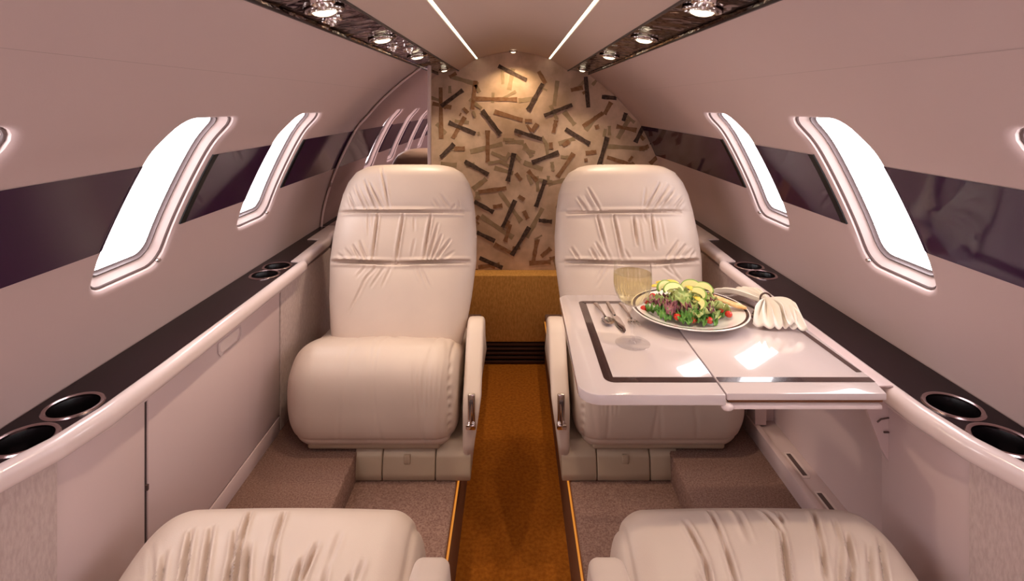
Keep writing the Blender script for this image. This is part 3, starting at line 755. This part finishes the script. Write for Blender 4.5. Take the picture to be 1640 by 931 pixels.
    if not near:
        q = MB(); q.box(.088, .105, off-.002, off+.008, -.972, -.948, .002); q.v = tf(np.array(q.v)).tolist(); q.build('pull_tab', M['leatherdark'], bo)
    return t
make_seat(-1, False, 'cream leather seat facing the camera at the back left, in front of the mirror partition')
make_seat(1, False, 'cream leather seat facing the camera at the back right, behind the folding table')
make_seat(-1, True, 'cream leather seat nearest the camera on the left, only its wrinkled cushion front showing')
make_seat(1, True, 'cream leather seat nearest the camera on the right, only its wrinkled cushion front showing')

# ------------------------------------------------------------------ folding table
HT = .47; zt = ZC-HT
tb = thing('folding_table', 'glossy pink-white folding table with dark inlay border pulled out from the right ledge', 'table', (.36, 1.1, zt-.03))
def rpoly(pts, rad, n=6):
    out = []
    N = len(pts)
    for i in range(N):
        p = Vector(pts[i]); a = Vector(pts[i-1]); b = Vector(pts[(i+1) % N]); r = rad[i]
        if r == 0: out.append(tuple(p)); continue
        u = (a-p).normalized(); v = (b-p).normalized(); h = u.angle(v)/2; d = r/math.tan(h)
        c = p+(u+v).normalized()*(r/math.sin(h)); s = p+u*d-c; e = p+v*d-c
        for k in range(n+1):
            t = k/n; q = s.lerp(e, t).normalized()*r; out.append(tuple(c+q))
    return out
near_y, far_y = .868, 1.325
lp = rpoly([(.3445, near_y), (.3445, far_y), (.112, far_y), (.108, near_y)], [0, 0, .025, .035])
MB().prism(lp, 'z', zt-.018, zt, .0025, seg=2).build('left_leaf', M['table'], tb)
rp = rpoly([(.345+.0015, near_y+.003), (.345+.0015, far_y), (.56, far_y), (.614, 1.14), (.614, near_y+.05), (.606, near_y+.003)], [0, 0, 0, 0, 0, 0])
MB().prism(rp, 'z', zt-.011, zt+.0006, .002, seg=2).build('right_leaf', M['table'], tb)
# inlay band following the edge
def band(pts, wd, z, cut=None):
    mb = MB(); n = len(pts)
    P = [Vector(p) for p in pts]; V = []; closed = False
    for i in range(n):
        d1 = (P[i]-P[i-1]).normalized() if i > 0 else (P[1]-P[0]).normalized()
        d2 = (P[i+1]-P[i]).normalized() if i < n-1 else d1
        m_ = (Vector((-d1.y, d1.x))+Vector((-d2.y, d2.x))).normalized(); k = 1/max(.5, m_.dot(Vector((-d1.y, d1.x))))
        V += [(P[i].x, P[i].y, z), (P[i].x+m_.x*wd*k, P[i].y+m_.y*wd*k, z)]
    mb.add(V, [(2*i, 2*i+2, 2*i+3, 2*i+1) for i in range(n-1)]); return mb
inn = rpoly([(.3435, .906), (.155, .906), (.155, 1.281), (.3435, 1.281)], [0, .018, .012, 0])
bn = band(inn, -.0165, zt+.0003)
bn.build('inlay_band', M['inlay'], tb, smooth=False)
b2 = band([(.348, 1.281), (.545, 1.281), (.603, 1.115), (.611, .94)], -.0110, zt+.0010); b3 = band([(.6115, .906), (.348, .906)], -.0165, zt+.0010)
b2.build('inlay_band', M['inlay'], tb, smooth=False); b3.build('inlay_band', M['inlay'], tb, smooth=False)
th = MB().box(.16+.012, .3435, .9225, .9245, zt+.0001, zt+.0002); th.build('inlay_hairline', M['groove'], tb, smooth=False)
for ya in (near_y+.004, 1.25): MB().box(.352, .600, ya, ya+.016, zt-.0265, zt-.0195, .002).build('support_rail', M['cream'], tb)
MB().box(.352, .606, near_y+.012, 1.25, zt-.0192, zt-.0115, .001).build('under_frame', M['riser'], tb)
hg = MB(); hg.sphere((.348, near_y+.004, zt-.0215), .0085, 16, sc=(1.25, .8, .8)); hg.build('hinge_knob', M['cream'], tb)
br = MB().prism([(.606, zt-.0195), (.6755, zt-.060), (.6755, zt-.175), (.662, zt-.150), (.632, zt-.070)], 'y', near_y+.098, near_y+.106, .001)
br.build('bracket', M['cab'], tb, smooth=False)
hk = MB(); hk.tube([(.652, near_y+.094, zt-.100), (.658, near_y+.093, zt-.094), (.673, near_y+.094, zt-.092)], .0014, 6); hk.tube([(.664, near_y+.094, zt-.118), (.673, near_y+.094, zt-.118)], .0016, 6)
hk.build('bracket_hook', M['groove'], tb)
MB().box(.600, .650, near_y+.05, 1.20, zt-.0144, zt-.0116, .0005).build('slide_arm', M['cab'], tb)

# ------------------------------------------------------------------ things on the table
pc = Vector((.388, 1.185, zt+.0012))
pl = thing('dinner_plate', 'large white dinner plate with a thin dark band near its edge, holding the salad', 'plate', pc)
R = .124
MB().lathe([(.0001, .006), (.070, .006), (.082, .008), (.100, .0165), (.1145, .0195), (R, .0215), (R+.0012, .0205), (R, .0185), (.105, .0125), (.080, .002), (.072, .0), (.0001, .0)], pc, 72).build('dish', M['china'], pl)
MB().lathe([(.1155, .0200), (.1165, .0203), (.1205, .0212), (.1215, .0212)], pc, 72).build('plate_band', M['china_rim'], pl)
def leafobj(c, ln, wd, rot, tilt, m, name, lab, cat, grp, ruff=.006, roll=0, seed=0):
    r = np.random.RandomState(seed); a = np.linspace(0, 1, 20); b = np.linspace(-1, 1, 17); G = np.zeros((20, 17, 3))
    ph = r.uniform(0, 6)
    for i, t in enumerate(a):
        w_ = wd*(math.sin(math.pi*min(1, t*.86+.10))**.7)*(1+.12*math.sin(t*19+ph))
        for j, s in enumerate(b):
            G[i, j] = (ln*(t-.5), s*w_, .35*wd*s*s+ruff*abs(s)**1.5*math.sin(t*24+ph+s*2)+.5*ln*.35*(t-.2)*(1-t)*2-.0006*(j == 8))
    V = G.reshape(-1, 3); mt = Matrix.Translation(Vector(c)) @ Matrix.Rotation(rot, 4, 'Z') @ Matrix.Rotation(-tilt, 4, 'Y') @ Matrix.Rotation(roll, 4, 'X')
    V = np.array([(mt @ Vector(v))[:] for v in V]).reshape(G.shape); V[..., 2] = np.maximum(V[..., 2], pc.z+.0085)
    o = MB().grid(V).build(name, M[m], base=tuple(c), deg=80, fix=False)
    sd = o.modifiers.new('thickness', 'SOLIDIFY'); sd.thickness = .0006
    return tag(o, lab, cat, grp)
rr = random.Random(4)
for k in range(26):
    a = rr.uniform(0, 6.28); d = .078*math.sqrt(rr.random()); h = .012+.020*(1-d/.09)*rr.uniform(.7, 1.2)
    c = (pc.x-.012+d*math.cos(a)*1.05, pc.y+d*math.sin(a)*.85, pc.z+h+.006)
    leafobj(c, rr.uniform(.045, .065), rr.uniform(.013, .020), rr.uniform(0, 6.28), rr.uniform(.0, .5), 'lettuce', 'lettuce_leaf', 'ruffled pale green lettuce leaf tossed in the salad on the plate', 'lettuce leaf', 'pale green lettuce leaves', roll=rr.uniform(-.5, .5), seed=k)
for k in range(16):
    a = rr.uniform(-2.9, -.2); d = rr.uniform(.045, .08)
    c = (pc.x-.01+d*math.cos(a), pc.y+d*math.sin(a)*.8, pc.z+.020)
    leafobj(c, rr.uniform(.03, .045), rr.uniform(.009, .014), rr.uniform(0, 6.28), rr.uniform(0, .4), 'lettuce_d', 'lettuce_leaf', 'curly dark green lettuce leaf at the front of the salad', 'lettuce leaf', 'dark green lettuce leaves', ruff=.008, roll=rr.uniform(-.6, .6), seed=50+k)
for k, (dx, dy) in enumerate(((-.062, -.02), (-.050, -.035), (-.044, -.015), (.030, .0), (.045, -.005), (.034, -.018), (-.025, -.038), (-.072, .005), (-.055, .015), (.052, .015), (.02, -.05))):
    leafobj((pc.x+dx, pc.y+dy, pc.z+.030), .038, .012, rr.uniform(0, 6), rr.uniform(0, .4), 'radicchio', 'radicchio_leaf', 'purple red radicchio leaf in the salad', 'radicchio leaf', 'radicchio leaves', ruff=.008, seed=90+k)
toms = [(-.100, .000, .017), (-.088, .022, .026), (-.042, -.052, .020), (-.010, -.058, .016), (.020, -.068, .019), (.061, -.022, .024), (.072, -.038, .020), (.020, .030, .045), (.055, .010, .030), (-.072, .030, .034)]
for k, (dx, dy, dz) in enumerate(toms):
    c = (pc.x+dx, pc.y+dy, pc.z+dz)
    o = MB().sphere(c, .0078, 16, sc=(1, 1, .9)).build('cherry_tomato', M['tomato'], base=c)
    tag(o, 'small red cherry tomato piece in the salad', 'cherry tomato', 'cherry tomatoes in the salad')
def avocado(c, rot, tilt, sz=1.0, flip=1):
    t = thing('avocado_slice', 'curved pale green avocado slice on top of the salad', 'avocado slice', c, 'avocado slices'); ORG[t.name] = Vector((0, 0, 0))
    t.rotation_euler = (tilt, 0, rot)
    pts = []; ins = []
    for a in np.linspace(.02*math.pi, .98*math.pi, 20):
        k = math.sin((a-.02*math.pi)/.96)
        w_ = .0068*max(.0, k)**.6+.0008
        pts.append((.021*sz*math.cos(a), .015*sz*math.sin(a), w_))
    G = []
    for x, y, w_ in pts:
        n = Vector((x, y)).normalized()
        G.append([(x-n.x*w_, y-n.y*w_, -.003), (x+n.x*w_*.75, y+n.y*w_*.75, -.0032), (x+n.x*w_*.75, y+n.y*w_*.75, .0032), (x-n.x*w_, y-n.y*w_, .003)])
    MB().grid(G, closev=True).build('flesh', M['avocado'], t)
    G2 = []
    for x, y, w_ in pts:
        n = Vector((x, y)).normalized(); a_, b_ = w_*.74, w_*1.05
        G2.append([(x+n.x*a_, y+n.y*a_, -.0033), (x+n.x*b_, y+n.y*b_, -.0028), (x+n.x*b_, y+n.y*b_, .0028), (x+n.x*a_, y+n.y*a_, .0033)])
    MB().grid(G2, closev=True).build('green_edge', M['avoskin'], t)
for c, r_, tl in (((-.030, .010, .050), .2, .9), ((-.042, .028, .048), .5, 1.0), ((.012, -.012, .048), -1.1, .8), ((.040, .030, .044), -.7, .9), ((.020, .045, .044), -.3, 1.1), ((.004, -.040, .036), -1.5, .7)):
    avocado((pc.x+c[0], pc.y+c[1], pc.z+c[2]), r_, tl, 1.0)
for k, (dx, dy, dz, r_) in enumerate(((-.042, .060, .050, -.35), (-.022, .052, .055, -.6), (-.055, .055, .044, -.1), (.008, .018, .052, -1.3), (.012, -.020, .042, -1.4))):
    pts = [(pc.x+dx+math.cos(r_)*s, pc.y+dy+math.sin(r_)*s, pc.z+dz+.006*math.cos(s*60)) for s in np.linspace(-.015, .015, 9)]
    tag(MB().tube(pts, [.003, .006, .007, .0075, .0075, .0075, .007, .006, .003], 10, flat=.4).build('pepper_strip', M['pepper'], base=pts[4]), 'yellow pepper strip at the back of the salad', 'pepper strip', 'yellow pepper strips')
bp = [(pc.x+.052, pc.y+.045, pc.z+.034), (pc.x+.075, pc.y+.022, pc.z+.031), (pc.x+.098, pc.y+.000, pc.z+.027), (pc.x+.116, pc.y-.022, pc.z+.0265)]
tag(MB().tube(crom(bp, 5), list(np.interp(range(16), [0, 3, 12, 15], [.006, .009, .010, .005])), 12, flat=.5).build('bread_slice', M['bread'], base=bp[0]), 'long golden wedge of toasted bread lying on the right rim of the plate', 'bread')

# wine glass
gc = Vector((.2345, 1.055, zt+.0004))
wg = thing('wine_glass', 'tall stemmed glass of white wine standing in front of the plate', 'wine glass', gc)
MB().lathe([(.0001, .0015), (.020, .0018), (.0335, .0008), (.034, .0002), (.0335, 0), (.0001, 0)], gc, 48).build('foot', M['glass'], wg)
MB().lathe([(.0085, .0022), (.0045, .006), (.0034, .02), (.0031, .045), (.0036, .066), (.006, .074)], gc, 20).build('stem', M['glass'], wg)
bowl = [(.0005, .0725), (.010, .0745), (.022, .0830), (.0315, .0975), (.0355, .112), (.0365, .126), (.0358, .142), (.0345, .157)]
bw = crom(bowl, 4)
MB().lathe([tuple(p) for p in bw]+[(p[0]-.0009, p[1]) for p in bw[::-1]], gc, 220, flute=.0011).build('bowl', M['glass'], wg)
wb = [p for p in bw if p[1] < .140]
wn = MB().lathe([(.0001, wb[0][1]+.0012)]+[(max(.0002, p[0]-.0016), p[1]+.0008) for p in wb[1:]]+[(.0001, wb[-1][1]+.0008)], gc, 220, flute=.0011)
wn.build('white_wine', M['wine'], wg)

# cutlery
def cutlery(kind, a, b, label):
    a = Vector(a+(zt+.0022,)); b = Vector(b+(zt+.0022,)); L = (b-a).length; dr = (b-a).normalized(); n = Vector((-dr.y, dr.x, 0))
    def strip(prof, th, up=lambda t: 0):
        G = []
        for t, w_ in prof:
            p = a+dr*(L*t)+Vector((0, 0, up(t))); G.append([p+n*w_, p+n*w_*.7+Vector((0, 0, th)), p-n*w_*.7+Vector((0, 0, th)), p-n*w_, p-Vector((0, 0, .0006))])
        mb = MB().grid([[tuple(q) for q in r] for r in G], closev=True); return mb
    t = thing(kind, label, kind, tuple(a.lerp(b, .5)-Vector((0, 0, .0018))))
    if kind == 'knife':
        strip([(0, .003), (.02, .0045), (.25, .005), (.45, .0035), (.47, .002)], .0022).build('handle', M['silver'], t)
        strip([(.46, .004), (.55, .0085), (.8, .009), (.95, .005), (1, .0006)], .0006).build('blade', M['chrome'], t)
    else:
        strip([(0, .002), (.02, .0055), (.2, .005), (.55, .0022), (.70, .0026)], .0016, lambda t: .004*math.sin(t*3.5)).build('handle', M['silver'], t)
        if kind == 'spoon':
            c = a+dr*(L*.85); G = []
            for i in range(7):
                r = i/6
                G.append([tuple(c+dr*(L*.17*r*math.cos(q))+n*(.0135*r*math.sin(q))+Vector((0, 0, -.0015+.005*r*r))) for q in np.linspace(0, 2*math.pi, 24, endpoint=False)])
            MB().grid(G, closev=True).build('bowl', M['silver'], t)
        else:
            mb = strip([(.68, .003), (.74, .010), (.82, .011)], .0012, lambda t: .002)
            for k in range(4):
                o = -.0085+k*.00567
                mb.tube([tuple(a+dr*(L*s)+n*o+Vector((0, 0, .003+.003*(s-.8)*5))) for s in (.81, .9, 1.0)], [.0015, .0012, .0005], 6)
            mb.build('tines', M['silver'], t)
cutlery('spoon', (.193, 1.262), (.205, 1.135), 'silver spoon lying leftmost beside the plate')
cutlery('knife', (.222, 1.268), (.228, 1.100), 'silver knife lying between the spoon and the wine glass')
cutlery('fork', (.252, 1.262), (.258, 1.125), 'silver fork lying closest to the plate, behind the wine glass')

# napkin gathered in a ring
nk = thing('cloth_napkin', 'cream cloth napkin gathered through a ring and fanned out beside the plate', 'napkin', (.57, 1.2, zt))
rc = Vector((.572, 1.215, zt+.026))
def fan(end_a, end_b, zt_lo, zt_hi, n_fold, seed, curl=.0):
    G = []; NT, NSS = 22, n_fold*12+1; r = np.random.RandomState(seed); amp = r.uniform(.7, 1.2, n_fold+2); ph = r.uniform(-.4, .4, n_fold+2)
    for i in range(NT):
        t = i/(NT-1); row = []
        for j in range(NSS):
            s = j/(NSS-1); e = Vector(end_a).lerp(Vector(end_b), s); k = s*n_fold; kk = int(k); am = amp[kk]*(1-(k-kk))+amp[kk+1]*(k-kk)
            zz = 1-abs(math.sin(math.pi*(k+.15*ph[kk])))**.8
            ringp = rc+Vector(((s-.5)*.012, 0, (zz-.5)*.012))
            h = (zt_lo+(zt_hi-zt_lo)*(.25+.75*min(1, am*zz))*(1-.75*max(0, t-.78)/.22))
            p = Vector((e.x, e.y, h)); q = t**.8
            row.append(tuple(ringp.lerp(p, q)+Vector((0, 0, .010*math.sin(math.pi*t)))+Vector((.003*math.sin(7*s+5*t), .004*math.cos(9*s), 0))*t))
        G.append(row)
    return MB().grid(G)
f1 = fan((.503, 1.118, 0), (.604, 1.100, 0), zt+.0025, zt+.042, 6, 2)
o = f1.build('front_fan', M['cloth'], nk, deg=80, fix=False); o.modifiers.new('thickness', 'SOLIDIFY').thickness = .0014
f2 = fan((.475, 1.308, 0), (.585, 1.318, 0), zt+.003, zt+.022, 6, 5)
o = f2.build('rear_fan', M['cloth'], nk, deg=80, fix=False); o.modifiers.new('thickness', 'SOLIDIFY').thickness = .0014
f3 = fan((.565, 1.100, 0), (.612, 1.135, 0), zt+.012, zt+.046, 4, 8)
o = f3.build('side_fan', M['cloth'], nk, deg=80, fix=False); o.modifiers.new('thickness', 'SOLIDIFY').thickness = .0014
nr = MB(); v = []
ringpts = [(rc.x+.013*math.cos(a), rc.y+.004*math.sin(a), rc.z+.002+.013*math.sin(a)) for a in np.linspace(0, 2*math.pi, 33)]
tag(nr.tube(ringpts, .0022, 8, cap=False).build('napkin_ring', M['grille'], base=tuple(rc)), 'narrow dark brown ring holding the gathered napkin', 'napkin ring')
sc_ = (.527, 1.165, zt+.0005)
ss = thing('salt_shaker', 'tiny silver shaker between the plate and the napkin', 'shaker', sc_)
MB().lathe([(.0001, 0), (.008, 0), (.011, .004), (.0115, .009), (.009, .015), (.0001, .016)], sc_, 24).build('body', M['chrome'], ss)
MB().lathe([(.0075, .0155), (.007, .019), (.004, .021), (.0001, .0215)], sc_, 20).build('cap', M['silver'], ss)
